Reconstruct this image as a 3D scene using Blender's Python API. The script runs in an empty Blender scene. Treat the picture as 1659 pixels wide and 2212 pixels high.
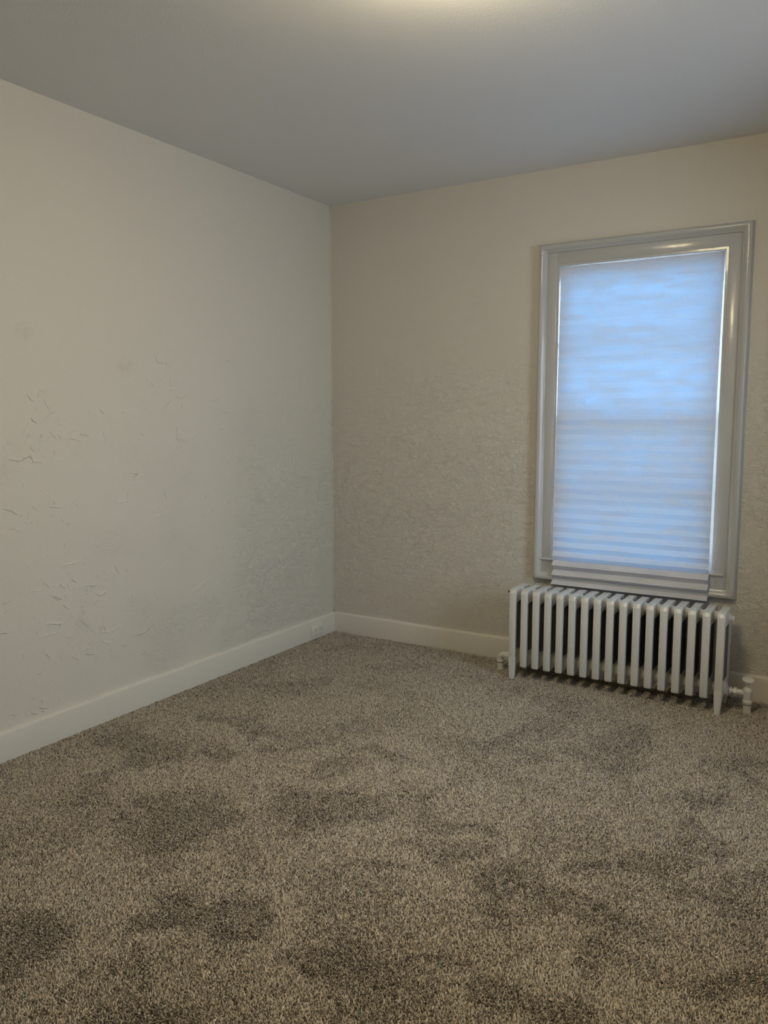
import bpy, bmesh, math, random
import numpy as np
from mathutils import Vector, Matrix

C = bpy.context.scene.collection
scene = bpy.context.scene
PI = math.pi

# ------------------------------------------------------------------ camera
cam_data = bpy.data.cameras.new('camera')
cam = bpy.data.objects.new('camera', cam_data)
C.objects.link(cam)
CP = Vector((2.80322, -3.99514, 1.31557))
yaw, pitch, roll = 0.547247, -0.117597, -0.001636
fw = Vector((-math.sin(yaw) * math.cos(pitch), math.cos(yaw) * math.cos(pitch), math.sin(pitch)))
rt = Vector((math.cos(yaw), math.sin(yaw), 0))
up = rt.cross(fw)
r2 = rt * math.cos(roll) + up * math.sin(roll)
u2 = -rt * math.sin(roll) + up * math.cos(roll)
M = Matrix((r2, u2, -fw)).transposed().to_4x4()
M.translation = CP
cam.matrix_world = M
cam_data.sensor_fit = 'VERTICAL'
cam_data.sensor_height = 36.0
cam_data.lens = 36.0 * 1723.16 / 2212.0
cam_data.clip_start = 0.02
scene.camera = cam

# ------------------------------------------------------------------ colour management
scene.view_settings.view_transform = 'Standard'
scene.view_settings.look = 'None'
scene.view_settings.gamma = 1.0
scene.view_settings.use_curve_mapping = False
scene.view_settings.exposure = 0.0
scene.cycles.use_denoising = True
scene.cycles.use_adaptive_sampling = True
scene.cycles.adaptive_threshold = 0.035
scene.cycles.max_bounces = 8
scene.cycles.diffuse_bounces = 4
scene.cycles.transmission_bounces = 6
scene.cycles.transparent_max_bounces = 8
scene.cycles.sample_clamp_indirect = 6.0
scene.cycles.caustics_reflective = False
scene.cycles.caustics_refractive = False

# ------------------------------------------------------------------ world: overcast blue sky above, dim ground below
SKY_STRENGTH = 6.0
world = bpy.data.worlds.new('sky')
scene.world = world
world.use_nodes = True
nt = world.node_tree
nt.nodes.clear()
wo = nt.nodes.new('ShaderNodeOutputWorld')
bg = nt.nodes.new('ShaderNodeBackground')
tc = nt.nodes.new('ShaderNodeTexCoord')
sx = nt.nodes.new('ShaderNodeSeparateXYZ')
rp = nt.nodes.new('ShaderNodeValToRGB')
mp = nt.nodes.new('ShaderNodeMapRange')
mp.inputs['From Min'].default_value = -1
mp.inputs['From Max'].default_value = 1
nt.links.new(tc.outputs['Generated'], sx.inputs[0])
nt.links.new(sx.outputs['Z'], mp.inputs['Value'])
nt.links.new(mp.outputs[0], rp.inputs[0])
e = rp.color_ramp.elements
e[0].position = 0.40
e[0].color = (0.55, 0.61, 0.71, 1)
e[1].position = 1.0
e[1].color = (0.56, 0.70, 0.92, 1)
k = e.new(0.53)
k.color = (0.65, 0.76, 0.90, 1)
bg.inputs['Strength'].default_value = SKY_STRENGTH * 2.6
nt.links.new(rp.outputs[0], bg.inputs[0])
nt.links.new(bg.outputs[0], wo.inputs[0])

# portal just outside the window so that the sky is sampled through the opening
pl = bpy.data.lights.new('window_daylight_portal', 'AREA')
pl.shape = 'RECTANGLE'
pl.size, pl.size_y = 0.80, 1.52
pl.cycles.is_portal = True
po = bpy.data.objects.new('window_daylight_portal', pl)
C.objects.link(po)
po.location = (1.80, 0.23, 1.325)
po.rotation_euler = (-PI / 2, 0, 0)

LAMP = (1.87, -2.11)
LAMP_COL = (1.0, 0.835, 0.51)
LAMP_STRENGTH = 56.0
ROOM = (3.70, -4.35, 2.55)     # x of the right wall, y of the wall behind the camera, ceiling height

# ------------------------------------------------------------------ helpers
def new_mat(name):
    m = bpy.data.materials.new(name)
    m.use_nodes = True
    n = m.node_tree
    b = n.nodes['Principled BSDF']
    return m, n, b

def paint(name, col, rough=0.5, bump=0.0, scale=60.0, coat=0.0):
    m, n, b = new_mat(name)
    b.inputs['Roughness'].default_value = rough
    t = n.nodes.new('ShaderNodeTexCoord')
    z = n.nodes.new('ShaderNodeTexNoise')
    z.inputs['Scale'].default_value = 3.0
    z.inputs['Detail'].default_value = 4
    n.links.new(t.outputs['Object'], z.inputs['Vector'])
    mx = n.nodes.new('ShaderNodeMix')
    mx.data_type = 'RGBA'
    mx.inputs['A'].default_value = tuple(c * 0.97 for c in col) + (1,)
    mx.inputs['B'].default_value = tuple(min(1, c * 1.02) for c in col) + (1,)
    n.links.new(z.outputs['Fac'], mx.inputs['Factor'])
    n.links.new(mx.outputs['Result'], b.inputs['Base Color'])
    if bump > 0:
        z2 = n.nodes.new('ShaderNodeTexNoise')
        z2.inputs['Scale'].default_value = scale
        z2.inputs['Detail'].default_value = 5
        n.links.new(t.outputs['Object'], z2.inputs['Vector'])
        bp = n.nodes.new('ShaderNodeBump')
        bp.inputs['Strength'].default_value = 1.0
        bp.inputs['Distance'].default_value = bump
        n.links.new(z2.outputs['Fac'], bp.inputs['Height'])
        n.links.new(bp.outputs[0], b.inputs['Normal'])
    return m

def math_node(n, op, a, b=None, clamp=False):
    k = n.nodes.new('ShaderNodeMath')
    k.operation = op
    k.use_clamp = clamp
    for i, v in enumerate((a, b)):
        if v is None:
            continue
        if isinstance(v, (int, float)):
            k.inputs[i].default_value = v
        else:
            n.links.new(v, k.inputs[i])
    return k.outputs[0]

def map_range(n, v, a, b, c, d, smooth=True):
    k = n.nodes.new('ShaderNodeMapRange')
    k.interpolation_type = 'SMOOTHSTEP' if smooth else 'LINEAR'
    n.links.new(v, k.inputs['Value'])
    for nm, x in (('From Min', a), ('From Max', b), ('To Min', c), ('To Max', d)):
        k.inputs[nm].default_value = x
    return k.outputs[0]

WALL_COL = (0.715, 0.68, 0.615)

def plaster(name, kind):
    """hand-trowelled plaster under cream paint; relief only, the paint has one colour"""
    m, n, b = new_mat(name)
    b.inputs['Roughness'].default_value = 0.55
    b.inputs['Specular IOR Level'].default_value = 0.35
    t = n.nodes.new('ShaderNodeTexCoord')
    s = n.nodes.new('ShaderNodeSeparateXYZ')
    n.links.new(t.outputs['Object'], s.inputs[0])
    def noise(scale, detail=3, stretch=None, rough=0.5, dist=0.0):
        z = n.nodes.new('ShaderNodeTexNoise')
        z.inputs['Scale'].default_value = scale
        z.inputs['Detail'].default_value = detail
        z.inputs['Roughness'].default_value = rough
        z.inputs['Distortion'].default_value = dist
        if stretch:
            mpn = n.nodes.new('ShaderNodeMapping')
            mpn.inputs['Scale'].default_value = stretch
            n.links.new(t.outputs['Object'], mpn.inputs[0])
            n.links.new(mpn.outputs[0], z.inputs['Vector'])
        else:
            n.links.new(t.outputs['Object'], z.inputs['Vector'])
        return z.outputs['Fac']
    # stipple: ridges of a warped noise
    a = noise(33, 3, (1, 1, 1.5), 0.55, 1.2)
    ridge = math_node(n, 'ABSOLUTE', math_node(n, 'SUBTRACT', a, 0.5))
    ridge = math_node(n, 'SUBTRACT', 1.0, map_range(n, ridge, 0.0, 0.085, 0.0, 1.0))
    ridge = math_node(n, 'MULTIPLY', ridge, map_range(n, noise(21, 2), 0.40, 0.58, 0.65, 1.0))
    fine = noise(85, 3)
    st = math_node(n, 'ADD', math_node(n, 'MULTIPLY', ridge, 0.75), math_node(n, 'MULTIPLY', fine, 0.5))
    patch = map_range(n, noise(3.6, 4, None, 0.6), 0.40, 0.64, 0.80, 1.0)
    if kind == 'back':
        zone = map_range(n, s.outputs['Z'], 2.4, 0.9, 0.12, 1.0)
    elif kind == 'left':
        zy = map_range(n, math_node(n, 'ADD', s.outputs['Y'], math_node(n, 'MULTIPLY', noise(5, 4, None, 0.7), 0.25)), -0.98, -0.60, 0.0, 1.0)
        zz = map_range(n, s.outputs['Z'], 2.0, 0.6, 0.05, 0.85)
        zone = math_node(n, 'MULTIPLY', zy, zz)
        # sparse trowel drags elsewhere
        low = map_range(n, s.outputs['Z'], 1.7, 0.4, 0.0, 1.0)
        pick = map_range(n, noise(2.6, 2, None, 0.5, 0.6), 0.52, 0.66, 0.0, 1.0)
        drag = math_node(n, 'MULTIPLY', math_node(n, 'MULTIPLY', low, pick), math_node(n, 'SUBTRACT', 1.0, zy))
        zone = math_node(n, 'ADD', zone, math_node(n, 'MULTIPLY', drag, 0.55))
        zone = math_node(n, 'ADD', zone, 0.13)
    else:
        zone = map_range(n, s.outputs['Z'], 1.95, 1.2, 0.12, 0.8)
    h = math_node(n, 'MULTIPLY', math_node(n, 'MULTIPLY', st, patch), zone)
    broad = math_node(n, 'MULTIPLY', noise(2.2, 2), 1.6)
    h = math_node(n, 'ADD', h, broad)
    grain = math_node(n, 'MULTIPLY', noise(240, 2), 0.10)
    h = math_node(n, 'ADD', h, grain)
    bp = n.nodes.new('ShaderNodeBump')
    bp.inputs['Strength'].default_value = 1.0
    bp.inputs['Distance'].default_value = BUMP_D
    n.links.new(h, bp.inputs['Height'])
    n.links.new(bp.outputs[0], b.inputs['Normal'])
    col = n.nodes.new('ShaderNodeMix')
    col.data_type = 'RGBA'
    col.inputs['A'].default_value = WALL_COL + (1,)
    col.inputs['B'].default_value = tuple(c * 0.80 for c in WALL_COL) + (1,)
    if kind == 'left':
        # two faint grey rub marks
        dd = None
        for (yy, zz_, r) in ((-2.05, 1.65, 0.05), (-1.565, 1.54, 0.06)):
            dy = math_node(n, 'POWER', math_node(n, 'SUBTRACT', s.outputs['Y'], yy), 2)
            dz = math_node(n, 'POWER', math_node(n, 'SUBTRACT', s.outputs['Z'], zz_), 2)
            dist = math_node(n, 'SQRT', math_node(n, 'ADD', dy, dz))
            v = map_range(n, dist, r * 0.4, r, 0.4, 0.0)
            dd = v if dd is None else math_node(n, 'MAXIMUM', dd, v)
        dd = math_node(n, 'MULTIPLY', dd, map_range(n, noise(40, 4), 0.35, 0.65, 0.3, 1.0))
        n.links.new(dd, col.inputs['Factor'])
    else:
        col.inputs['Factor'].default_value = 0.0
    n.links.new(col.outputs['Result'], b.inputs['Base Color'])
    return m

BUMP_D = 0.0027
m_wl, m_wb, m_wo = plaster('plaster_left', 'left'), plaster('plaster_back', 'back'), plaster('plaster', 'other')
m_ceil = paint('ceiling_paint', (0.80, 0.80, 0.805), 0.7, 0.0008, 120)
m_base = paint('baseboard_paint', (0.73, 0.70, 0.64), 0.38, 0.0010, 14)
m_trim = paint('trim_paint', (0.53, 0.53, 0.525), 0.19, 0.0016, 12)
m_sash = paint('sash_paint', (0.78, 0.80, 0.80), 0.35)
m_rad = paint('radiator_enamel', (0.71, 0.70, 0.665), 0.30, 0.0009, 26)
m_slot_shadow = paint('slot_shadow', (0.13, 0.13, 0.145), 0.5)  # shadow inside the radiator slots, painted into the inner columns' colour
m_valve = paint('valve_paint', (0.74, 0.73, 0.69), 0.3, 0.0008, 60)
m_plastic = paint('outlet_plastic', (0.80, 0.77, 0.68), 0.35)
m_dark = paint('dark_slot', (0.02, 0.018, 0.015), 0.6)
m_brown = paint('rusty_brass', (0.10, 0.06, 0.035), 0.5)
m_back = paint('carpet_backing', (0.16, 0.135, 0.11), 0.95)
m_metal = paint('lamp_metal', (0.75, 0.72, 0.66), 0.35)

def link(o, parent=None):
    C.objects.link(o)
    if parent:
        o.parent = parent
    return o

def obj(name, bm, mat, parent=None, smooth=False, angle=None):
    me = bpy.data.meshes.new(name)
    bmesh.ops.recalc_face_normals(bm, faces=bm.faces)
    bm.to_mesh(me)
    bm.free()
    me.materials.append(mat)
    if smooth:
        me.polygons.foreach_set('use_smooth', [True] * len(me.polygons))
        if angle:
            me.set_sharp_from_angle(angle=math.radians(angle))
    return link(bpy.data.objects.new(name, me), parent)

def empty(name, loc=(0, 0, 0)):
    o = bpy.data.objects.new(name, None)
    o.location = loc
    o.empty_display_size = 0.05
    C.objects.link(o)
    return o

def struct(o, label=None):
    o['kind'] = 'structure'
    if label:
        o['label'] = label
    return o

def tag(o, label, cat, group=None):
    o['label'] = label
    o['category'] = cat
    if group:
        o['group'] = group
    return o

def box(bm, x0, x1, y0, y1, z0, z1, bev=0.0, seg=2):
    vs = [bm.verts.new((x, y, z)) for x in (x0, x1) for y in (y0, y1) for z in (z0, z1)]
    fs = [(0, 1, 3, 2), (4, 6, 7, 5), (0, 4, 5, 1), (2, 3, 7, 6), (0, 2, 6, 4), (1, 5, 7, 3)]
    faces = [bm.faces.new([vs[i] for i in f]) for f in fs]
    if bev:
        es = list({e for f in faces for e in f.edges})
        bmesh.ops.bevel(bm, geom=es, offset=bev, segments=seg, affect='EDGES', profile=0.5)

def frame_of(axis):
    a = Vector(axis).normalized()
    t = Vector((0, 0, 1)) if abs(a.z) < 0.9 else Vector((1, 0, 0))
    u = a.cross(t).normalized()
    return a, u, a.cross(u)

def lathe(bm, origin, axis, prof, n=24, cap=True, phase=0.0):
    """prof: list of (distance along axis, radius)"""
    a, u, v = frame_of(axis)
    o = Vector(origin)
    rings = []
    for d, r in prof:
        rings.append([bm.verts.new(o + a * d + (u * math.cos(phase + 2 * PI * i / n) + v * math.sin(phase + 2 * PI * i / n)) * r) for i in range(n)])
    for A, B in zip(rings, rings[1:]):
        for i in range(n):
            bm.faces.new((A[i], A[(i + 1) % n], B[(i + 1) % n], B[i]))
    if cap:
        bm.faces.new(rings[0][::-1])
        bm.faces.new(rings[-1])

def tube(bm, pts, radii, n=16):
    pts = [Vector(p) for p in pts]
    if not hasattr(radii, '__len__'):
        radii = [radii] * len(pts)
    rings = []
    pu = None
    for i, p in enumerate(pts):
        d = (pts[min(i + 1, len(pts) - 1)] - pts[max(i - 1, 0)]).normalized()
        if pu is None:
            _, pu, _ = frame_of(d)
        u = (pu - d * pu.dot(d)).normalized()
        v = d.cross(u)
        pu = u
        rings.append([bm.verts.new(p + (u * math.cos(2 * PI * k / n) + v * math.sin(2 * PI * k / n)) * radii[i]) for k in range(n)])
    for A, B in zip(rings, rings[1:]):
        for k in range(n):
            bm.faces.new((A[k], A[(k + 1) % n], B[(k + 1) % n], B[k]))
    bm.faces.new(rings[0][::-1])
    bm.faces.new(rings[-1])

def prism_x(bm, poly, x0, x1, bev=0.0):
    """extrude a polygon of (y, z) along x, with bevelled rims"""
    A = [bm.verts.new((x0, y, z)) for y, z in poly]
    B = [bm.verts.new((x1, y, z)) for y, z in poly]
    f0 = bm.faces.new(A[::-1])
    f1 = bm.faces.new(B)
    n = len(poly)
    sides = [bm.faces.new((A[i], A[(i + 1) % n], B[(i + 1) % n], B[i])) for i in range(n)]
    if bev:
        es = list(set(f0.edges) | set(f1.edges))
        bmesh.ops.bevel(bm, geom=es, offset=bev, segments=2, affect='EDGES', profile=0.5)

# ------------------------------------------------------------------ room shell
RX, RY, RZ = ROOM
WH = (1.400, 2.200, 0.560, 2.090)          # window opening in the back wall
FZ = -0.008                                # level of the floor boards under the pile

bm = bmesh.new()
box(bm, -0.15, RX + 0.25, RY - 0.25, 0.25, FZ - 0.1, FZ)
struct(obj('floor', bm, m_back), 'floor under the wall-to-wall carpet')

bm = bmesh.new()
box(bm, -0.15, RX + 0.25, RY - 0.25, 0.25, RZ, RZ + 0.12)
struct(obj('ceiling', bm, m_ceil), 'plain white painted ceiling')

def ridge_strip(bm, pts, w, h, to3d):
    """one raised lip of plaster following a wobbling line, tapering out at both ends"""
    P = []
    for a, b in zip(pts, pts[1:]):
        L = math.dist(a, b)
        k = max(2, int(L / 0.007))
        for i in range(k):
            f = i / k
            P.append((a[0] + (b[0] - a[0]) * f, a[1] + (b[1] - a[1]) * f))
    P.append(pts[-1])
    n = len(P)
    Q = []
    for i, (a, b) in enumerate(P):
        j = 0.0022
        Q.append((a + random.uniform(-j, j), b + random.uniform(-j, j)))
    rows = []
    for i in range(n):
        p0, p1 = Q[max(0, i - 1)], Q[min(n - 1, i + 1)]
        dx, dy = p1[0] - p0[0], p1[1] - p0[1]
        L = math.hypot(dx, dy) or 1
        nx, ny = -dy / L, dx / L
        t = math.sin(PI * (i + 0.15) / (n - 1 + 0.3)) ** 0.6 * random.uniform(0.65, 1.1)
        row = []
        for s, hh in ((-1.0, -0.0005), (-0.25, 1.0), (0.25, 0.8), (2.6, -0.0005)):
            z = hh * h * t if hh > 0 else -0.0004
            row.append(bm.verts.new(to3d(Q[i][0] + nx * w * s * t, Q[i][1] + ny * w * s * t, z)))
        rows.append(row)
    for A, B in zip(rows, rows[1:]):
        for k in range(3):
            bm.faces.new((A[k], A[k + 1], B[k + 1], B[k]))

RIDGES = [[(-1.405,1.608),(-1.371,1.565),(-1.328,1.567),(-1.298,1.546)],[(-1.29,1.43),(-1.253,1.408),(-1.194,1.42)],[(-1.306,1.499),(-1.302,1.453)],[(-1.343,1.369),(-1.292,1.402)],[(-0.975,1.351),(-0.917,1.344),(-0.864,1.356)],[(-1.031,1.397),(-0.98,1.413)],[(-0.93,1.604),(-0.885,1.602)],[(-1.271,1.281),(-1.277,1.22),(-1.249,1.195)],[(-1.268,1.219),(-1.216,1.209),(-1.169,1.232),(-1.106,1.257)],[(-0.986,1.263),(-0.949,1.261)],[(-2.053,1.408),(-2.024,1.381)],[(-2.041,1.315),(-2.012,1.295)],[(-1.979,1.39),(-1.954,1.347)],[(-1.959,1.267),(-1.925,1.226)],[(-1.877,1.237),(-1.843,1.228),(-1.805,1.219)],[(-1.818,1.253),(-1.763,1.242)],[(-2.148,1.16),(-2.094,1.153),(-2.05,1.171),(-2.038,1.147),(-1.994,1.141)],[(-1.711,1.353),(-1.686,1.331)],[(-1.6,1.343),(-1.578,1.34)],[(-1.492,1.251),(-1.475,1.238)],[(-1.569,1.076),(-1.518,1.068),(-1.553,1.048)],[(-1.555,1.023),(-1.538,1.012)],[(-1.663,0.959),(-1.62,0.948),(-1.564,0.952)],[(-1.428,0.854),(-1.371,0.885)],[(-1.981,0.963),(-1.921,0.953)],[(-2.057,0.974),(-2.032,0.956)],[(-2.181,0.974),(-2.148,0.967),(-2.115,0.945)],[(-1.667,0.676),(-1.641,0.631)],[(-1.427,0.613),(-1.363,0.637)],[(-1.221,0.465),(-1.057,0.527)],[(-1.949,0.712),(-1.862,0.719),(-1.816,0.734)],[(-1.993,0.604),(-1.938,0.576)],[(-1.817,0.613),(-1.756,0.602)],[(-1.769,0.56),(-1.705,0.566)],[(-2.086,0.634),(-2.046,0.631)],[(-1.895,0.657),(-1.862,0.63)],[(-2.208,0.611),(-2.159,0.618)],[(-1.831,0.614),(-1.763,0.594)],[(-1.782,0.576),(-1.752,0.556),(-1.703,0.567)],[(-1.941,0.557),(-1.906,0.529)],[(-1.985,0.601),(-1.952,0.573)],[(-2.082,0.45),(-2.052,0.439),(-2.021,0.446),(-1.923,0.443)],[(-2.023,0.491),(-1.937,0.475)],[(-1.905,0.325),(-1.869,0.3)],[(-2.037,0.38),(-2.004,0.34)],[(-1.765,0.399),(-1.721,0.385),(-1.657,0.401),(-1.619,0.415)],[(-1.758,0.357),(-1.706,0.329)],[(-1.856,0.471),(-1.807,0.424)],[(-1.589,0.335),(-1.531,0.337),(-1.485,0.35),(-1.481,0.339)],[(-1.488,0.398),(-1.458,0.393)],[(-1.884,0.341),(-1.799,0.345)],[(-1.847,0.324),(-1.788,0.305)],[(-2.079,0.253),(-2.051,0.269)],[(-2.111,0.148),(-2.074,0.133)],[(-2.08,0.159),(-2.028,0.142)],[(-2.219,0.499),(-2.184,0.494)],[(-2.076,0.293),(-2.041,0.301)],[(-1.684,0.221),(-1.661,0.218)]]
random.seed(4)
bm = bmesh.new()
box(bm, -0.15, 0, RY - 0.15, 0.20, FZ, RZ)
for pts in RIDGES:
    if random.random() < 0.5:
        pts = pts[::-1]
    ridge_strip(bm, pts, random.uniform(0.0015, 0.0030), random.uniform(0.0026, 0.0044), lambda a, b, h: (h, a, b))
CLUSTERS = [(-1.95, 0.42, 0.13, 0.09), (-1.70, 0.38, 0.10, 0.07), (-2.02, 0.62, 0.12, 0.10), (-1.84, 0.60, 0.08, 0.05), (-1.35, 1.42, 0.12, 0.10), (-1.95, 1.26, 0.10, 0.07),
            (-2.10, 0.95, 0.12, 0.08), (-1.20, 0.95, 0.15, 0.10), (-1.00, 0.60, 0.07, 0.22), (-2.08, 0.15, 0.07, 0.02)]
for i in range(420):                                        # short faint flecks of the trowel, mostly in clusters
    if random.random() < 0.72:
        c = random.choice(CLUSTERS)
        y, z = random.gauss(c[0], c[2]), max(0.14, random.gauss(c[1], c[3]))
    else:
        y, z = random.uniform(-3.2, -1.0), random.uniform(0.16, 1.5)
        if random.random() < (z - 0.3) / 1.6:
            continue
    a = random.gauss(0.1, 0.7)
    L = random.uniform(0.006, 0.020)
    pts = [(y, z)]
    for s in range(random.choice((1, 2, 3))):
        y += math.cos(a) * L
        z += math.sin(a) * L
        a += random.gauss(0, 0.9)
        pts.append((y, z))
    ridge_strip(bm, pts, random.uniform(0.0011, 0.0021), random.uniform(0.0012, 0.0026), lambda a, b, h: (h, a, b))
struct(obj('wall_left', bm, m_wl), 'cream hand-trowelled plaster wall on the left')

random.seed(9)
x0, x1, z0, z1 = WH
bm = bmesh.new()
box(bm, 0, x0, 0, 0.20, FZ, RZ)
box(bm, x1, RX, 0, 0.20, FZ, RZ)
box(bm, x0, x1, 0, 0.20, FZ, z0)
box(bm, x0, x1, 0, 0.20, z1, RZ)
for i in range(150):
    x, z = random.uniform(0.05, 1.27), 0.13 + 1.3 * random.random() ** 1.7
    if random.random() < 0.25:
        x = random.uniform(2.33, 3.1)
    a = random.gauss(0.0, 0.45)
    L = random.uniform(0.008, 0.024)
    pts = [(x, z)]
    for s in range(random.choice((1, 2, 3))):
        x += math.cos(a) * L
        z += math.sin(a) * L
        a += random.gauss(0, 0.6)
        pts.append((x, z))
    if pts[-1][0] > 1.28 and pts[0][0] < 2.3:
        continue
    ridge_strip(bm, pts, random.uniform(0.0011, 0.0021), random.uniform(0.0012, 0.0026), lambda a, b, h: (a, -h, b))
# the patched collar of plaster at the lower right corner of the window
ridge_strip(bm, [(2.235, 0.452), (2.30, 0.446), (2.345, 0.405), (2.36, 0.38)], 0.003, 0.003, lambda a, b, h: (a, -h, b))
struct(obj('wall_back', bm, m_wb), 'cream stippled plaster wall with the window')
bm = bmesh.new()
wy0, wy1 = -1.40 - 0.40, -1.40 + 0.40
box(bm, RX, RX + 0.20, RY - 0.15, wy0, FZ, RZ)
box(bm, RX, RX + 0.20, wy1, 0.20, FZ, RZ)
box(bm, RX, RX + 0.20, wy0, wy1, FZ, z0)
box(bm, RX, RX + 0.20, wy0, wy1, z1, RZ)
struct(obj('wall_right', bm, m_wo), 'cream plaster wall on the right')
bm = bmesh.new()
box(bm, 0, RX, RY - 0.20, RY, FZ, RZ)
struct(obj('wall_front', bm, m_wo), 'cream plaster wall behind the camera')

BH, BT = 0.117, 0.018
def base_profile(bm, p0, p1, nrm, h=BH):
    """board with a rounded top arris, from p0 to p1, standing off the wall along nrm"""
    prof = [(0, FZ), (BT, FZ), (BT, h - 0.012), (BT - 0.002, h - 0.006), (BT - 0.006, h - 0.0015), (BT - 0.011, h), (0, h + 0.001)]
    n = 60
    rows = []
    for i in range(n + 1):
        f = i / n
        p = Vector(p0).lerp(Vector(p1), f)
        wob = 0.0008 * math.sin(f * 23) + 0.0006 * math.sin(f * 61 + 1)
        rows.append([bm.verts.new((p.x + nrm[0] * d, p.y + nrm[1] * d, z + (wob if z > 0.05 else 0))) for d, z in prof])
    for A, B in zip(rows, rows[1:]):
        for k in range(len(prof) - 1):
            bm.faces.new((A[k], A[k + 1], B[k + 1], B[k]))
    bm.faces.new(rows[0])
    bm.faces.new(rows[-1][::-1])

for nm, a, b, nr in (('baseboard_left', (0, RY, 0), (0, 0, 0), (1, 0)), ('baseboard_back', (BT, 0, 0), (RX, 0, 0), (0, -1)),
                     ('baseboard_right', (RX, -BT, 0), (RX, RY, 0), (-1, 0)), ('baseboard_front', (RX - BT, RY, 0), (BT, RY, 0), (0, 1))):
    bm = bmesh.new()
    base_profile(bm, a, b, nr)
    struct(obj(nm, bm, m_base, None, True, 40), 'painted baseboard')

# caulk bead running up the corner of the room
bm = bmesh.new()
tube(bm, [(0.002, -0.002, 0.117 + 0.0405 * i) for i in range(61)], [0.004 + 0.0012 * math.sin(i * 1.7) + 0.0008 * math.sin(i * 0.6) for i in range(61)], 8)
struct(obj('trim_1', bm, m_wb, None, True), 'painted caulk bead in the corner of the two walls')

# ------------------------------------------------------------------ window
win = empty('window_1', (1.80, 0, 1.32))
struct(win, 'double-hung window with picture-frame casing')
def wpart(name, bm, mat, parent=None, smooth=False, angle=None):
    p = parent or win
    o = obj(name, bm, mat, p, smooth, angle)
    off = Vector(win.location)
    o.matrix_parent_inverse = Matrix.Translation(-off)
    return o
def wsub(name, bm, mat, parent, smooth=False, angle=None):
    return obj(name, bm, mat, parent, smooth, angle)

OX0, OX1, OZ0, OZ1 = 1.308, 2.301, 0.466, 2.181   # outer edge of the moulding
def sweep_frame(bm, prof, wob=0.0):
    """prof: list of (inset, depth out of the wall); swept round the outer rectangle with mitres and a little hand-painted wobble"""
    n = 40
    def corner(u):
        return [(OX0 + u, OZ0 + u), (OX1 - u, OZ0 + u), (OX1 - u, OZ1 - u), (OX0 + u, OZ1 - u)]
    rings = []
    for u, d in prof:
        c = corner(u)
        ring = []
        for k in range(4):
            a, b = c[k], c[(k + 1) % 4]
            for i in range(n):
                f = i / n
                w = wob * (math.sin(f * 19 + k * 2 + u * 80) + 0.6 * math.sin(f * 47 + k)) * math.sin(PI * f)
                ring.append(bm.verts.new((a[0] + (b[0] - a[0]) * f, -(d + w), a[1] + (b[1] - a[1]) * f)))
        rings.append(ring)
    m = 4 * n
    for A, B in zip(rings, rings[1:]):
        for i in range(m):
            bm.faces.new((A[i], A[(i + 1) % m], B[(i + 1) % m], B[i]))

bm = bmesh.new()
sweep_frame(bm, [(-0.006, -0.001), (-0.003, 0.0015), (0.0, 0.004), (0.001, 0.024), (0.004, 0.031), (0.010, 0.0345), (0.018, 0.035), (0.025, 0.032), (0.030, 0.027),
                 (0.034, 0.0225), (0.038, 0.0205), (0.0415, 0.019), (0.0430, 0.014), (0.0435, 0.008)], 0.0006)
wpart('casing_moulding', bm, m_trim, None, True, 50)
bi = 0.0425
bx0, bx1, bz0, bz1 = OX0 + bi, OX1 - bi, OZ0 + bi, OZ1 - bi
JX0, JX1, JZ0, JZ1 = 1.412, 2.190, 0.584, 2.070
def ring_board(bm, X, Y, ya, yb, arr=0.003):
    """flat boards between an outer rectangle X and the opening Y, facing -y, with a small bead at the opening"""
    box(bm, X[0], Y[0], yb, ya, X[2], X[3], arr)
    box(bm, Y[1], X[1], yb, ya, X[2], X[3], arr)
    box(bm, Y[0] - 0.004, Y[1] + 0.004, yb + 0.0004, ya, Y[3], X[3], arr)
bm = bmesh.new()
ring_board(bm, (bx0, bx1, bz0, bz1), (JX0 - 0.012, JX1 + 0.012, JZ0, JZ1 + 0.012), 0.004, -0.013)
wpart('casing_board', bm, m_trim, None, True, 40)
bm = bmesh.new()
box(bm, bx0, bx1, -0.0126, 0.004, bz0, JZ0 - 0.012, 0.002)
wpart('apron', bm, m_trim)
bm = bmesh.new()     # stop bead and jamb lining
for (a, b) in ((JX0 - 0.014, JX0), (JX1, JX1 + 0.014)):
    box(bm, a, b, -0.011, 0.20, JZ0 - 0.01, JZ1 + 0.012, 0.002)
box(bm, JX0 - 0.012, JX1 + 0.012, -0.0105, 0.20, JZ1, JZ1 + 0.014, 0.002)
wpart('jamb', bm, m_trim)
bm = bmesh.new()     # stool with a small nosing, notched ends
prism_x(bm, [(0.20, 0.560), (0.20, 0.566), (0.02, 0.584), (-0.018, 0.584), (-0.024, 0.580), (-0.024, 0.574), (-0.018, 0.569), (-0.0145, 0.566), (-0.012, 0.560)], 1.343, 2.246, 0.0012)
wpart('sill', bm, m_trim)

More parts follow.
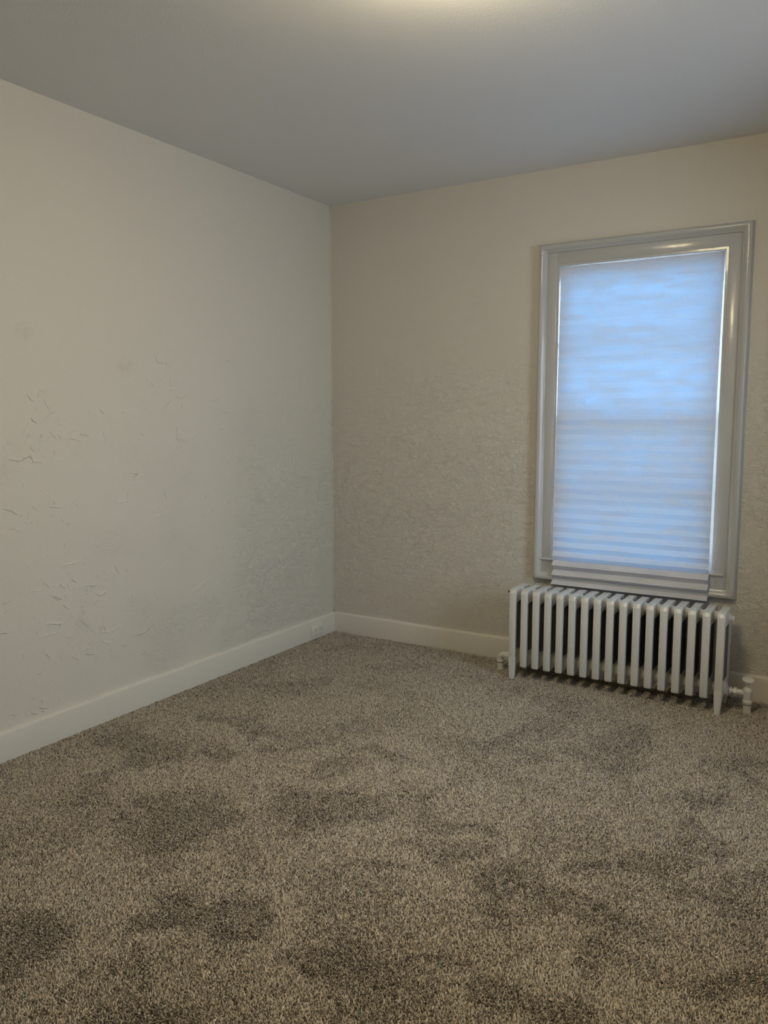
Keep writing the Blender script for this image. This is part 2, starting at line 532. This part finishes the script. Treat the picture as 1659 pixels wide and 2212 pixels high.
def sash(name, za, zb, y0, y1, rail_t, rail_b, label=None):
    s = empty(name, (0, 0, 0))
    s.parent = win
    s.matrix_parent_inverse = Matrix.Translation(-Vector(win.location))
    st = 0.030
    bm = bmesh.new()
    a, b = JX0 + 0.002, JX1 - 0.002
    box(bm, a, a + st, y0, y1, za, zb, 0.003)
    box(bm, b - st, b, y0, y1, za, zb, 0.003)
    box(bm, a + st, b - st, y0, y1, za, za + rail_b, 0.003)
    box(bm, a + st, b - st, y0, y1, zb - rail_t, zb, 0.003)
    obj('sash_frame', bm, m_sash, s)
    bm = bmesh.new()
    zm = (za + zb) / 2 + 0.005
    box(bm, a + st, b - st, y0 + 0.004, y1 - 0.004, zm - 0.011, zm + 0.011, 0.003)
    obj('muntin', bm, m_sash, s)
    bm = bmesh.new()
    ym = (y0 + y1) / 2
    box(bm, a + st - 0.003, b - st + 0.003, ym - 0.0015, ym + 0.0015, za + rail_b - 0.003, zb - rail_t + 0.003)
    obj('glass', bm, m_glass, s)
    return s

m_glass, n_, b_ = new_mat('window_glass')
n_.nodes.remove(b_)
tr = n_.nodes.new('ShaderNodeBsdfTransparent')
tr.inputs[0].default_value = (0.95, 0.975, 0.97, 1)
gl = n_.nodes.new('ShaderNodeBsdfGlossy')
gl.inputs['Roughness'].default_value = 0.02
fr = n_.nodes.new('ShaderNodeFresnel')
fr.inputs[0].default_value = 1.45
ms = n_.nodes.new('ShaderNodeMixShader')
n_.links.new(fr.outputs[0], ms.inputs[0])
n_.links.new(tr.outputs[0], ms.inputs[1])
n_.links.new(gl.outputs[0], ms.inputs[2])
n_.links.new(ms.outputs[0], n_.nodes['Material Output'].inputs[0])

m_screen, n_, b_ = new_mat('insect_screen')
b_.inputs['Base Color'].default_value = (0.05, 0.05, 0.055, 1)
tr = n_.nodes.new('ShaderNodeBsdfTransparent')
ms = n_.nodes.new('ShaderNodeMixShader')
ms.inputs[0].default_value = 0.20
n_.links.new(tr.outputs[0], ms.inputs[1])
n_.links.new(b_.outputs[0], ms.inputs[2])
n_.links.new(ms.outputs[0], n_.nodes['Material Output'].inputs[0])

sash('upper_sash', 1.290, 2.070, 0.080, 0.112, 0.055, 0.036)
sash('lower_sash', 0.568, 1.325, 0.044, 0.076, 0.040, 0.030)
bm = bmesh.new()
for (a, b, c, d) in ((JX0 + 0.004, JX0 + 0.02, 0.586, 1.33), (JX1 - 0.02, JX1 - 0.004, 0.586, 1.33)):
    box(bm, a, b, 0.150, 0.158, c, d)
box(bm, JX0 + 0.02, JX1 - 0.02, 0.150, 0.158, 0.586, 0.602)
box(bm, JX0 + 0.02, JX1 - 0.02, 0.150, 0.158, 1.314, 1.33)
scf = wpart('screen_frame', bm, m_sash)
bm = bmesh.new()
box(bm, JX0 + 0.018, JX1 - 0.018, 0.1535, 0.1545, 0.600, 1.316)
obj('screen_mesh', bm, m_screen, scf)

# ------------------------------------------------------------------ pleated paper shade
m_shade, n_, b_ = new_mat('shade_paper')
n_.nodes.remove(b_)
tcn = n_.nodes.new('ShaderNodeTexCoord')
mpn = n_.nodes.new('ShaderNodeMapping')
mpn.inputs['Scale'].default_value = (1.0, 1.0, 2.4)
n_.links.new(tcn.outputs['Object'], mpn.inputs[0])
nz = n_.nodes.new('ShaderNodeTexNoise')
nz.inputs['Scale'].default_value = 9
nz.inputs['Detail'].default_value = 6
nz.inputs['Roughness'].default_value = 0.6
n_.links.new(mpn.outputs[0], nz.inputs['Vector'])
nf = n_.nodes.new('ShaderNodeTexNoise')
nf.inputs['Scale'].default_value = 160
nf.inputs['Detail'].default_value = 3
n_.links.new(tcn.outputs['Object'], nf.inputs['Vector'])
v1 = map_range(n_, nz.outputs['Fac'], 0.34, 0.66, 0.165, 0.235)
v2 = map_range(n_, nf.outputs['Fac'], 0.3, 0.7, -0.008, 0.008)
fac = math_node(n_, 'ADD', v1, v2)
mpc = n_.nodes.new('ShaderNodeMapping')               # crumple marks that stop at the folds
mpc.inputs['Scale'].default_value = (5.5, 0.0, 38.0)
n_.links.new(tcn.outputs['Object'], mpc.inputs[0])
vc = n_.nodes.new('ShaderNodeTexVoronoi')
vc.inputs['Scale'].default_value = 1.0
vc.inputs['Randomness'].default_value = 0.9
n_.links.new(mpc.outputs[0], vc.inputs['Vector'])
sc_ = n_.nodes.new('ShaderNodeSeparateColor')
n_.links.new(vc.outputs['Color'], sc_.inputs[0])
fac = math_node(n_, 'ADD', fac, map_range(n_, sc_.outputs[0], 0.1, 0.9, -0.018, 0.022, False))
df = n_.nodes.new('ShaderNodeBsdfDiffuse')
df.inputs[0].default_value = (0.85, 0.84, 0.87, 1)
tl = n_.nodes.new('ShaderNodeBsdfTranslucent')
tl.inputs[0].default_value = (0.085, 0.33, 0.62, 1)
ms = n_.nodes.new('ShaderNodeMixShader')
n_.links.new(fac, ms.inputs[0])
n_.links.new(df.outputs[0], ms.inputs[1])
n_.links.new(tl.outputs[0], ms.inputs[2])
n_.links.new(ms.outputs[0], n_.nodes['Material Output'].inputs[0])

random.seed(3)
bm = bmesh.new()
SX0, SX1, STOP = 1.4155, 2.184, 2.066
NX = 36
zz, rows, side, k = STOP, [], 1, 0
while zz > 0.412:
    f = (STOP - zz) / (STOP - 0.59)
    f = max(0.0, min(1.1, f))
    amp = 0.0017 + 0.0080 * f ** 14
    yc = 0.002 - 0.041 * min(1.0, f)
    if k < 2:
        yc += 0.004
    row = []
    for i in range(NX + 1):
        u = i / NX
        cr = 0.0009 * math.sin(u * 17 + k * 2.1) + 0.0007 * math.sin(u * 41 + k * 1.3) + random.uniform(-0.0004, 0.0004)
        row.append(bm.verts.new((SX0 + 0.0045 * f * (1 - u) + (SX1 - SX0) * u - 0.003 * math.sin(f * 3.0) * u, yc + side * amp + cr * (1 - 0.5 * f), zz + 0.0006 * math.sin(u * 9 + k))))
    rows.append(row)
    side = -side
    zz -= 0.0268 - 0.0022 * f + random.uniform(-0.0008, 0.0008)
    k += 1
for A, B in zip(rows, rows[1:]):
    for i in range(NX):
        bm.faces.new((A[i], A[i + 1], B[i + 1], B[i]))
shade = obj('window_shade', bm, m_shade)
tag(shade, 'white pleated paper shade glowing blue, pulled down over the window behind the radiator', 'window shade')

# ------------------------------------------------------------------ second, identical window in the right wall, outside the frame
WIN2_Y = -1.40
def copy_tree(o, parent=None):
    c = o.copy()
    C.objects.link(c)
    c.parent = parent
    if parent is not None:
        c.matrix_parent_inverse = o.matrix_parent_inverse.copy()
    for ch in [h for h in bpy.data.objects if h.parent == o]:
        copy_tree(ch, c)
    return c
win2 = copy_tree(win)
win2.name = 'window_2'
win2.location = (RX, WIN2_Y, 1.32)
win2.rotation_euler = (0, 0, -PI / 2)
po2 = po.copy()
C.objects.link(po2)
po2.location = (RX + 0.23, WIN2_Y, 1.325)
po2.rotation_euler = (-PI / 2, 0, -PI / 2)

# ------------------------------------------------------------------ cast-iron radiator
NS, PITCH, X1C = 17, 0.0612, 1.3065
YF, YB, ZT, ZB = -0.300, -0.100, 0.457, 0.062
HW = 0.0165
rad = empty('radiator', (X1C + PITCH * 8, -0.20, 0.0))
tag(rad, 'white painted cast-iron column radiator standing on the carpet under the window', 'radiator')

def section_bm(end=0):
    bm = bmesh.new()
    d = YB - YF
    # five columns; front and back ones are the flat-faced outer columns
    top = [(YF, 0.385), (YF, 0.438), (YF + 0.010, 0.4525), (YF + 0.030, ZT - 0.001), (YB - 0.030, ZT - 0.001), (YB - 0.010, 0.4525), (YB, 0.438), (YB, 0.385),
           (YB - 0.034, 0.385), (YB - 0.05, 0.393), (YF + 0.05, 0.393), (YF + 0.034, 0.385)]
    prism_x(bm, top, -HW + 0.0012, HW - 0.0012, 0.002)
    cap = [(YF - 0.0008, 0.4365), (YF + 0.0094, 0.454), (YF + 0.029, ZT + 0.0008), (YB - 0.029, ZT + 0.0008), (YB - 0.0094, 0.454), (YB + 0.0008, 0.4365),
           (YB - 0.006, 0.434), (YB - 0.014, 0.447), (YB - 0.031, 0.451), (YF + 0.031, 0.451), (YF + 0.014, 0.447), (YF + 0.006, 0.434)]
    prism_x(bm, cap, -HW, HW, 0.0012)
    bot = [(YF, 0.148), (YF, ZB + 0.008), (YF + 0.006, ZB), (YF + 0.03, ZB + 0.002), (-0.20, ZB + 0.012), (YB - 0.03, ZB + 0.002), (YB - 0.006, ZB), (YB, ZB + 0.008),
           (YB, 0.148), (YB - 0.034, 0.148), (YB - 0.05, 0.138), (YF + 0.05, 0.138), (YF + 0.034, 0.148)]
    prism_x(bm, bot, -HW + 0.0015, HW - 0.0015, 0.003)
    # outer columns
    def column(y0, y1, hw, za, zb, bev):
        box(bm, -hw, hw, y0, y1, za, zb, bev, 2)
    column(YF - 0.0006, YF + 0.031, HW, ZB + 0.004, 0.441, 0.0045)
    column(YB - 0.031, YB + 0.0006, HW, ZB + 0.004, 0.441, 0.0045)
    # hubs that join the sections, flared where they meet the casting
    hub = PITCH / 2
    for zc, r in ((0.4215, 0.0235), (0.095, 0.0235)):
        for s in (-1, 1):
            if end == s:
                continue
            lathe(bm, (0, -0.200, zc), (s, 0, 0), [(0.010, r + 0.012), (HW - 0.001, r + 0.010), (HW + 0.002, r + 0.005), (HW + 0.006, r + 0.001), (HW + 0.010, r), (hub, r)], 24)
    if end:
        s = end
        lathe(bm, (0, -0.200, 0.4215), (s, 0, 0), [(0.010, 0.030), (HW, 0.029), (HW + 0.003, 0.024), (HW + 0.006, 0.019), (HW + 0.007, 0.0)], 24)
        lathe(bm, (0, -0.200, 0.095), (s, 0, 0), [(0.010, 0.034), (HW, 0.033), (HW + 0.004, 0.030), (HW + 0.006, 0.026), (HW + 0.007, 0.0)], 24)
    return bm

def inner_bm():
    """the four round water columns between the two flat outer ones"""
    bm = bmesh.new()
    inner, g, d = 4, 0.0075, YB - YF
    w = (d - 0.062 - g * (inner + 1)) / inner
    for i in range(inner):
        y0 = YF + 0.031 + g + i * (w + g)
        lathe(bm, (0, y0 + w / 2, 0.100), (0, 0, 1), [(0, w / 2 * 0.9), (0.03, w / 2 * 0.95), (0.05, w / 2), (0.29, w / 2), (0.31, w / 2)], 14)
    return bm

def leg_bm(yf):
    """tapered foot running down from an end section; yf is its outer face, s the direction inwards"""
    bm = bmesh.new()
    s = 1 if yf < -0.2 else -1
    prof = [(0.112, 0.029, HW - 0.002), (0.108, 0.033, HW + 0.0002), (0.070, 0.031, HW + 0.0002), (0.045, 0.027, HW - 0.001), (0.010, 0.024, HW - 0.004), (-0.007, 0.023, HW - 0.005)]
    rings = []
    for z, dep, hw in prof:
        a, b = yf - 0.0008 * s, yf + dep * s
        c = 0.0035
        pts = [(-hw + c, a), (hw - c, a), (hw, a + c * s), (hw, b - c * s), (hw - c, b), (-hw + c, b), (-hw, b - c * s), (-hw, a + c * s)]
        rings.append([bm.verts.new((x, y, z)) for x, y in pts])
    for A, B in zip(rings, rings[1:]):
        for i in range(8):
            bm.faces.new((A[i], A[(i + 1) % 8], B[(i + 1) % 8], B[i]))
    bm.faces.new(rings[0])
    bm.faces.new(rings[-1])
    return bm

def place(o, parent, x=0.0, rz=0):
    o.parent = parent
    o.matrix_parent_inverse = Matrix.Translation(-Vector(parent.location)) if parent.parent is None else Matrix()
    o.location = (x, 0, 0)
    return o

for end, i in ((-1, 0), (1, NS - 1)):
    o = place(obj('section', section_bm(end), m_rad, None, True, 32), rad, X1C + PITCH * i)
    ic = obj('inner_columns', inner_bm(), m_slot_shadow, None, True, 40)
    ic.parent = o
    ic['label'] = 'columns inside the section, coloured dark for the shadow in the slots'
    for yf in (YF, YB):
        l = obj('leg', leg_bm(yf), m_rad, None, True, 35)
        l.parent = o
base = obj('section', section_bm(0), m_rad, None, True, 32)
place(base, rad, X1C + PITCH)
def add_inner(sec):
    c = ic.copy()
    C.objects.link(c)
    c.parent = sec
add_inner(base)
for i in range(2, NS - 1):
    c = base.copy()
    C.objects.link(c)
    c.location.x = X1C + PITCH * i
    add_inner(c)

def rp(name, bm, mat, parent=None, smooth=True, angle=40):
    o = obj(name, bm, mat, None, smooth, angle)
    if parent is None:
        return place(o, rad)
    o.parent = parent
    return o

XR, XL = X1C + PITCH * (NS - 1) + HW, X1C - HW
# right: hub, union nut, angle valve with handle
bm = bmesh.new()
vx, vy, vz = 2.396, -0.197, 0.086
lathe(bm, (vx, vy, 0.038), (0, 0, 1), [(0, 0.0195), (0.004, 0.0205), (0.010, 0.0215), (0.016, 0.0205), (0.019, 0.018), (0.030, 0.0185), (0.050, 0.0205), (0.058, 0.0215), (0.064, 0.0215), (0.070, 0.018), (0.076, 0.012), (0.096, 0.0105), (0.097, 0.008), (0.101, 0.008)], 28)
lathe(bm, (vx, vy, vz), (-1, 0, 0), [(0.0, 0.017), (0.020, 0.015), (0.026, 0.0135), (0.048, 0.0135)], 20)
valve = rp('valve', bm, m_valve)
bm = bmesh.new()
lathe(bm, (XR + 0.001, vy, vz), (1, 0, 0), [(0, 0.027), (0.006, 0.027), (0.008, 0.024), (0.012, 0.024), (0.013, 0.014), (0.019, 0.014), (0.020, 0.0185), (0.026, 0.0185), (0.027, 0.0125), (0.036, 0.0125)], 24)
lathe(bm, (XR + 0.034, vy, vz), (1, 0, 0), [(0, 0.017), (0.002, 0.0195), (0.014, 0.0195), (0.016, 0.017)], 6)
rp('union_nut', bm, m_valve, valve, True, 25)
bm = bmesh.new()
tube(bm, [(vx, vy, -0.0075), (vx, vy, 0.04)], 0.0175, 24)
pp = rp('pipe', bm, m_valve, valve)
bm = bmesh.new()
lathe(bm, (vx, vy, 0.0345), (0, 0, 1), [(0, 0.0182), (0.0032, 0.0182)], 24)
rp('gap_ring', bm, m_dark, pp)
bm = bmesh.new()   # oval handle, dished underneath
ax = Vector((0.10, -0.22, 1)).normalized()
lathe(bm, Vector((vx - 0.001, vy, 0.134)), ax, [(0, 0.004), (0.008, 0.0055), (0.010, 0.020), (0.011, 0.0245), (0.0140, 0.0265), (0.018, 0.0255), (0.021, 0.020), (0.0225, 0.012), (0.023, 0.003)], 28)
hd = rp('handle', bm, m_valve, valve)

# right top plug
bm = bmesh.new()
lathe(bm, (XR + 0.004, -0.2, 0.4215), (1, 0, 0), [(0, 0.017), (0.006, 0.016), (0.007, 0.010), (0.010, 0.010)], 20)
box(bm, XR + 0.012, XR + 0.026, -0.209, -0.191, 0.4125, 0.4305, 0.0015)
rp('plug', bm, m_valve)
# left: elbow and pipe
ex, ey, ez = 1.199, -0.181, 0.079
bm = bmesh.new()
pts = [(ex, ey, 0.036), (ex, ey, 0.052)]
R = 0.027
for i in range(9):
    t = i / 8 * PI / 2
    pts.append((ex + R - R * math.cos(t), ey - 0.006 * i / 8, 0.052 + R * math.sin(t)))
pts += [(ex + R + 0.016, ey - 0.01, 0.079)]
tube(bm, pts, [0.0165] * len(pts), 20)
lathe(bm, (ex, ey, 0.037), (0, 0, 1), [(0, 0.019), (0.002, 0.0205), (0.009, 0.0205), (0.012, 0.0165)], 24)
lathe(bm, (ex + R + 0.010, ey - 0.01, 0.079), (1, 0, 0), [(0, 0.0165), (0.002, 0.021), (0.016, 0.021), (0.018, 0.018), (0.030, 0.018), (0.032, 0.024), (XL - ex - R - 0.011, 0.024)], 8)
elbow = rp('elbow', bm, m_valve, None, True, 35)
bm = bmesh.new()
tube(bm, [(ex, ey, -0.0075), (ex, ey, 0.038)], 0.0165, 22)
pp = rp('pipe', bm, m_valve, elbow)
bm = bmesh.new()
lathe(bm, (ex, ey, 0.0335), (0, 0, 1), [(0, 0.0175), (0.003, 0.0175)], 22)
rp('gap_ring', bm, m_dark, pp)
# left: little bleed vent, dark brass
bm = bmesh.new()
lathe(bm, (XL - 0.002, -0.2, 0.4215), (-1, 0, 0), [(0, 0.012), (0.010, 0.011), (0.011, 0.005), (0.030, 0.004), (0.031, 0.0065), (0.042, 0.0065), (0.044, 0.004)], 16)
vent = rp('bleed_vent', bm, m_brown)
vent['label'] = 'dark brass bleed vent'

# ------------------------------------------------------------------ electrical outlet in the left baseboard
out = empty('electrical_outlet', (BT, -0.2075, 0.053))
tag(out, 'ivory duplex electrical outlet set sideways in the left baseboard near the corner', 'electrical outlet')
bm = bmesh.new()
box(bm, BT - 0.001, BT + 0.0085, -0.2645, -0.1505, 0.0175, 0.0885, 0.002)
def op(name, bm, mat, parent=None, smooth=True):
    o = obj(name, bm, mat, parent or out, smooth, 40)
    if parent is None:
        o.matrix_parent_inverse = Matrix.Translation(-Vector(out.location))
    return o
op('cover_plate', bm, m_plastic)
for yc in (-0.2275, -0.1875):
    bm = bmesh.new()
    A = []
    for i in range(28):
        t = 2 * PI * i / 28
        A.append((yc + max(-0.0145, min(0.0145, 0.0172 * math.cos(t))), 0.053 + 0.0172 * math.sin(t)))
    lo = [bm.verts.new((BT + 0.003, y, z)) for y, z in A]
    hi = [bm.verts.new((BT + 0.0100, y, z)) for y, z in A]
    for i in range(28):
        bm.faces.new((lo[i], lo[(i + 1) % 28], hi[(i + 1) % 28], hi[i]))
    bm.faces.new(hi)
    rc = op('receptacle', bm, m_plastic, None, False)
    bm = bmesh.new()
    box(bm, BT + 0.0092, BT + 0.0104, yc - 0.0045, yc + 0.0045, 0.0578, 0.0600)
    box(bm, BT + 0.0092, BT + 0.0104, yc - 0.0035, yc + 0.0035, 0.0455, 0.0477)
    lathe(bm, (BT + 0.0092, yc + 0.009, 0.0528), (1, 0, 0), [(0, 0.0026), (0.0011, 0.0026)], 12)
    op('slots', bm, m_dark, rc, False)
bm = bmesh.new()
lathe(bm, (BT + 0.0078, -0.2075, 0.053), (1, 0, 0), [(0, 0.003), (0.0018, 0.003), (0.0026, 0.001)], 12)
op('screw', bm, m_plastic)

# ------------------------------------------------------------------ ceiling light just above the frame: the room's lamp
lamp = empty('ceiling_light', (LAMP[0], LAMP[1], RZ))
tag(lamp, 'flush round ceiling light casting the warm glow on the ceiling', 'ceiling light')
bm = bmesh.new()
lathe(bm, (0, 0, 0), (0, 0, -1), [(-0.0, 0.075), (0.018, 0.075), (0.024, 0.060), (0.030, 0.020), (0.090, 0.018)], 40)
obj('lamp_base', bm, m_metal, lamp, True, 40)
m_lamp, n_, b_ = new_mat('lit_opal_glass')
b_.inputs['Base Color'].default_value = (0.9, 0.88, 0.82, 1)
b_.inputs['Emission Color'].default_value = LAMP_COL + (1,)
b_.inputs['Emission Strength'].default_value = LAMP_STRENGTH
bm = bmesh.new()
lathe(bm, (0, 0, 0), (0, 0, -1), [(0.084, 0.030), (0.080, 0.100), (0.074, 0.150), (0.080, 0.163), (0.100, 0.160), (0.125, 0.135), (0.145, 0.095), (0.156, 0.050), (0.159, 0.004)], 40)
obj('glass_bowl', bm, m_lamp, lamp, True)

# ------------------------------------------------------------------ carpet pile
def vnoise(x, y, seed):
    """smooth value noise on a lattice of spacing 1"""
    xi, yi = np.floor(x).astype(np.int64), np.floor(y).astype(np.int64)
    fx, fy = x - xi, y - yi
    fx, fy = fx * fx * (3 - 2 * fx), fy * fy * (3 - 2 * fy)
    def h(a, b):
        v = (a * 374761393 + b * 668265263 + seed * 982451653) & 0xFFFFFFFF
        v = ((v ^ (v >> 13)) * 1274126177) & 0xFFFFFFFF
        return ((v ^ (v >> 16)) & 0xFFFF) / 65535.0
    return (h(xi, yi) * (1 - fx) + h(xi + 1, yi) * fx) * (1 - fy) + (h(xi, yi + 1) * (1 - fx) + h(xi + 1, yi + 1) * fx) * fy

TREADS = [(0.44,-2.24,0.09,0.13,0.12,-0.08),(0.35,-1.92,0.14,0.09,0.1,-0.09),(0.55,-1.74,0.18,-0.02,0.09,-0.12),(0.6,-1.46,0.15,-0.0,0.06,-0.08),(0.81,-1.55,0.06,0.04,0.05,-0.06),(0.4,-0.98,0.13,0.08,0.08,-0.11),(1.2,-1.4,0.09,0.05,0.04,-0.07),(1.27,-1.88,0.18,0.11,0.08,-0.12),(1.07,-1.66,0.07,0.04,0.04,-0.06),(0.76,-2.55,0.04,0.03,0.03,-0.02),(1.64,-0.92,0.02,0.24,0.12,-0.16),(1.65,-0.6,0.09,0.18,0.06,-0.12),(2.02,-0.91,0.12,0.16,0.07,-0.19),(1.86,-1.03,0.06,0.04,0.03,-0.08),(2.33,-1.1,0.04,0.04,0.04,-0.17),(2.49,-0.82,0.07,0.05,0.02,-0.15),(1.61,-1.73,0.19,-0.02,0.04,-0.11),(1.69,-1.95,0.11,0.07,0.03,-0.06),(0.87,-2.14,0.12,0.07,0.13,-0.13),(0.87,-2.35,0.11,0.07,0.11,-0.09),(2.01,-1.91,0.1,0.06,0.04,-0.1),(2.14,-2.01,0.18,0.06,0.02,-0.07),(2.3,-1.64,0.12,0.07,0.02,-0.09),(1.97,-2.42,0.06,0.03,0.02,-0.03),(2.18,-2.38,0.08,0.05,0.03,-0.07),(0.99,-2.83,0.11,0.07,0.08,-0.06),(1.71,-2.5,0.11,0.07,0.06,-0.08),(1.32,-2.58,0.17,0.1,0.08,-0.08),(2.31,-2.15,0.08,0.05,0.02,-0.07),(2.58,-2.11,0.1,0.06,0.02,-0.11),(1.68,-2.16,0.05,0.03,0.02,-0.04),(0.7,-0.45,0.11,0.06,0.06,-0.1),(1.41,-0.52,0.11,0.07,0.04,-0.09),(1.41,-2.87,0.12,0.07,0.06,-0.05),(2.39,-1.4,0.08,0.05,0.01,-0.07),(0.37,-0.25,0.18,0.11,0.06,-0.09)]

def carpet():
    rng = np.random.default_rng(11)
    xs, ys = [], []
    for (ya, yb, sp) in ((-3.45, -BT, 0.0035), (RY + BT, -3.45, 0.0075)):
        nx, ny = int((RX - 2 * BT) / sp), int((yb - ya) / sp)
        gx, gy = np.meshgrid(np.arange(nx), np.arange(ny))
        x = BT + (gx.ravel() + 0.5 + rng.uniform(-0.55, 0.55, gx.size)) * sp
        y = ya + (gy.ravel() + 0.5 + rng.uniform(-0.55, 0.55, gx.size)) * sp
        xs.append(x)
        ys.append(y)
    x, y = np.concatenate(xs), np.concatenate(ys)
    x = np.clip(x, BT + 0.001, RX - BT - 0.001)
    y = np.clip(y, RY + BT + 0.001, -BT - 0.001)
    N = x.size
    # trodden patches: where feet and a vacuum cleaner laid the pile over
    wx = x + 0.22 * (vnoise(x * 6, y * 6, 1) - 0.5) + 0.05 * (vnoise(x * 22, y * 22, 2) - 0.5)
    wy = y + 0.22 * (vnoise(x * 6, y * 6, 3) - 0.5) + 0.05 * (vnoise(x * 22, y * 22, 4) - 0.5)
    lay = np.zeros(N)
    for cx, cy, ax, ay, bx, by in TREADS:
        det = ax * by - ay * bx
        u = ((wx - cx) * by - (wy - cy) * bx) / det
        v = (-(wx - cx) * ay + (wy - cy) * ax) / det
        d = np.sqrt(u * u + v * v)
        lay = np.maximum(lay, np.clip((1.2 - d) / 0.45, 0, 1))
    n1 = vnoise(wx * 3.1, wy * 3.1, 5) * 0.5 + vnoise(wx * 6.5, wy * 6.5, 6) * 0.3 + vnoise(wx * 14, wy * 14, 7) * 0.2
    lay = np.clip(lay * 0.8 + (n1 - 0.5) * 2.1 + 0.10, 0, 1)
    br = vnoise(wx * 11 + 3, wy * 11, 8) * 0.6 + vnoise(wx * 27, wy * 27, 9) * 0.4
    lay = np.clip(lay * (0.55 + 0.9 * br), 0, 1)
    # upright light-looking pile versus pile lying towards the room's near side
    dirx, diry = 0.46, -0.89
    lean = LEAN_A + (LEAN_B - LEAN_A) * lay
    hgt = rng.uniform(0.0045, 0.0095, N) * (1 - 0.12 * lay)
    ang = rng.uniform(0, 2 * np.pi, N)
    rad_ = 0.0058 * np.sqrt(rng.uniform(0.02, 1.0, N))
    tx = x + dirx * lean + np.cos(ang) * rad_
    ty = y + diry * lean + np.sin(ang) * rad_
    rr = rng.uniform(0.0014, 0.0022, N)
    ph = rng.uniform(0, 2 * np.pi, N)
    co = np.empty((N, 5, 3), dtype=np.float32)
    for k in range(3):
        a = ph + k * 2 * np.pi / 3
        co[:, k, 0] = x + np.cos(a) * rr
        co[:, k, 1] = y + np.sin(a) * rr
        co[:, k, 2] = FZ
    # the twisted tip is a short ridge of two points, so a tuft is not a needle
    tw = rng.uniform(0, 2 * np.pi, N)
    tl_ = rng.uniform(0.0009, 0.0017, N)
    for k, s in ((3, 1), (4, -1)):
        co[:, k, 0] = tx + s * np.cos(tw) * tl_
        co[:, k, 1] = ty + s * np.sin(tw) * tl_
        co[:, k, 2] = FZ + hgt - (0.0012 if s < 0 else 0)
    co[:, 3:, 0] = np.clip(co[:, 3:, 0], BT + 0.0004, RX - BT - 0.0004)
    co[:, 3:, 1] = np.clip(co[:, 3:, 1], RY + BT + 0.0004, -BT - 0.0004)
    tri = np.array([[0, 1, 3], [1, 4, 3], [1, 2, 4], [2, 0, 4], [0, 3, 4]], dtype=np.int32)
    F = (tri[None] + (np.arange(N, dtype=np.int32) * 5)[:, None, None]).reshape(-1)
    me = bpy.data.meshes.new('carpet_pile')
    me.vertices.add(N * 5)
    me.vertices.foreach_set('co', co.ravel())
    me.loops.add(F.size)
    me.loops.foreach_set('vertex_index', F)
    nf = F.size // 3
    me.polygons.add(nf)
    me.polygons.foreach_set('loop_start', np.arange(0, F.size, 3, dtype=np.int32))
    me.update(calc_edges=True)
    # yarn tone: each tuft is spun from beige, taupe or brown
    t = rng.random(N)
    tone = np.where(t < 0.60, rng.uniform(0.55, 0.92, N), np.where(t < 0.86, rng.uniform(0.28, 0.6, N), rng.uniform(0.0, 0.25, N)))
    tone = tone - (0.16 * lay - 0.075) * LAY_SHADING  # laid pile painted darker: shading of its lean put into the yarn tone
    at = me.attributes.new('tone', 'FLOAT', 'POINT')
    at.data.foreach_set('value', np.repeat(tone, 5).astype(np.float32))
    return me

LEAN_A, LEAN_B, LAY_SHADING = -0.001, 0.0030, 1.0
m_pile, n_, b_ = new_mat('carpet_yarn')
b_.inputs['Roughness'].default_value = 0.9
b_.inputs['Specular IOR Level'].default_value = 0.1
at = n_.nodes.new('ShaderNodeAttribute')
at.attribute_name = 'tone'
cr = n_.nodes.new('ShaderNodeValToRGB')
cr.color_ramp.elements[0].color = (0.11, 0.09, 0.07, 1)
cr.color_ramp.elements[1].color = (0.95, 0.86, 0.745, 1)
e = cr.color_ramp.elements.new(0.45)
e.color = (0.56, 0.495, 0.42, 1)
n_.links.new(at.outputs['Fac'], cr.inputs[0])
n_.links.new(cr.outputs[0], b_.inputs['Base Color'])
me = carpet()
me.materials.append(m_pile)
pile = link(bpy.data.objects.new('carpet', me))
tag(pile, 'speckled beige and taupe cut-pile carpet covering the whole floor', 'carpet')
pile['kind'] = 'stuff'
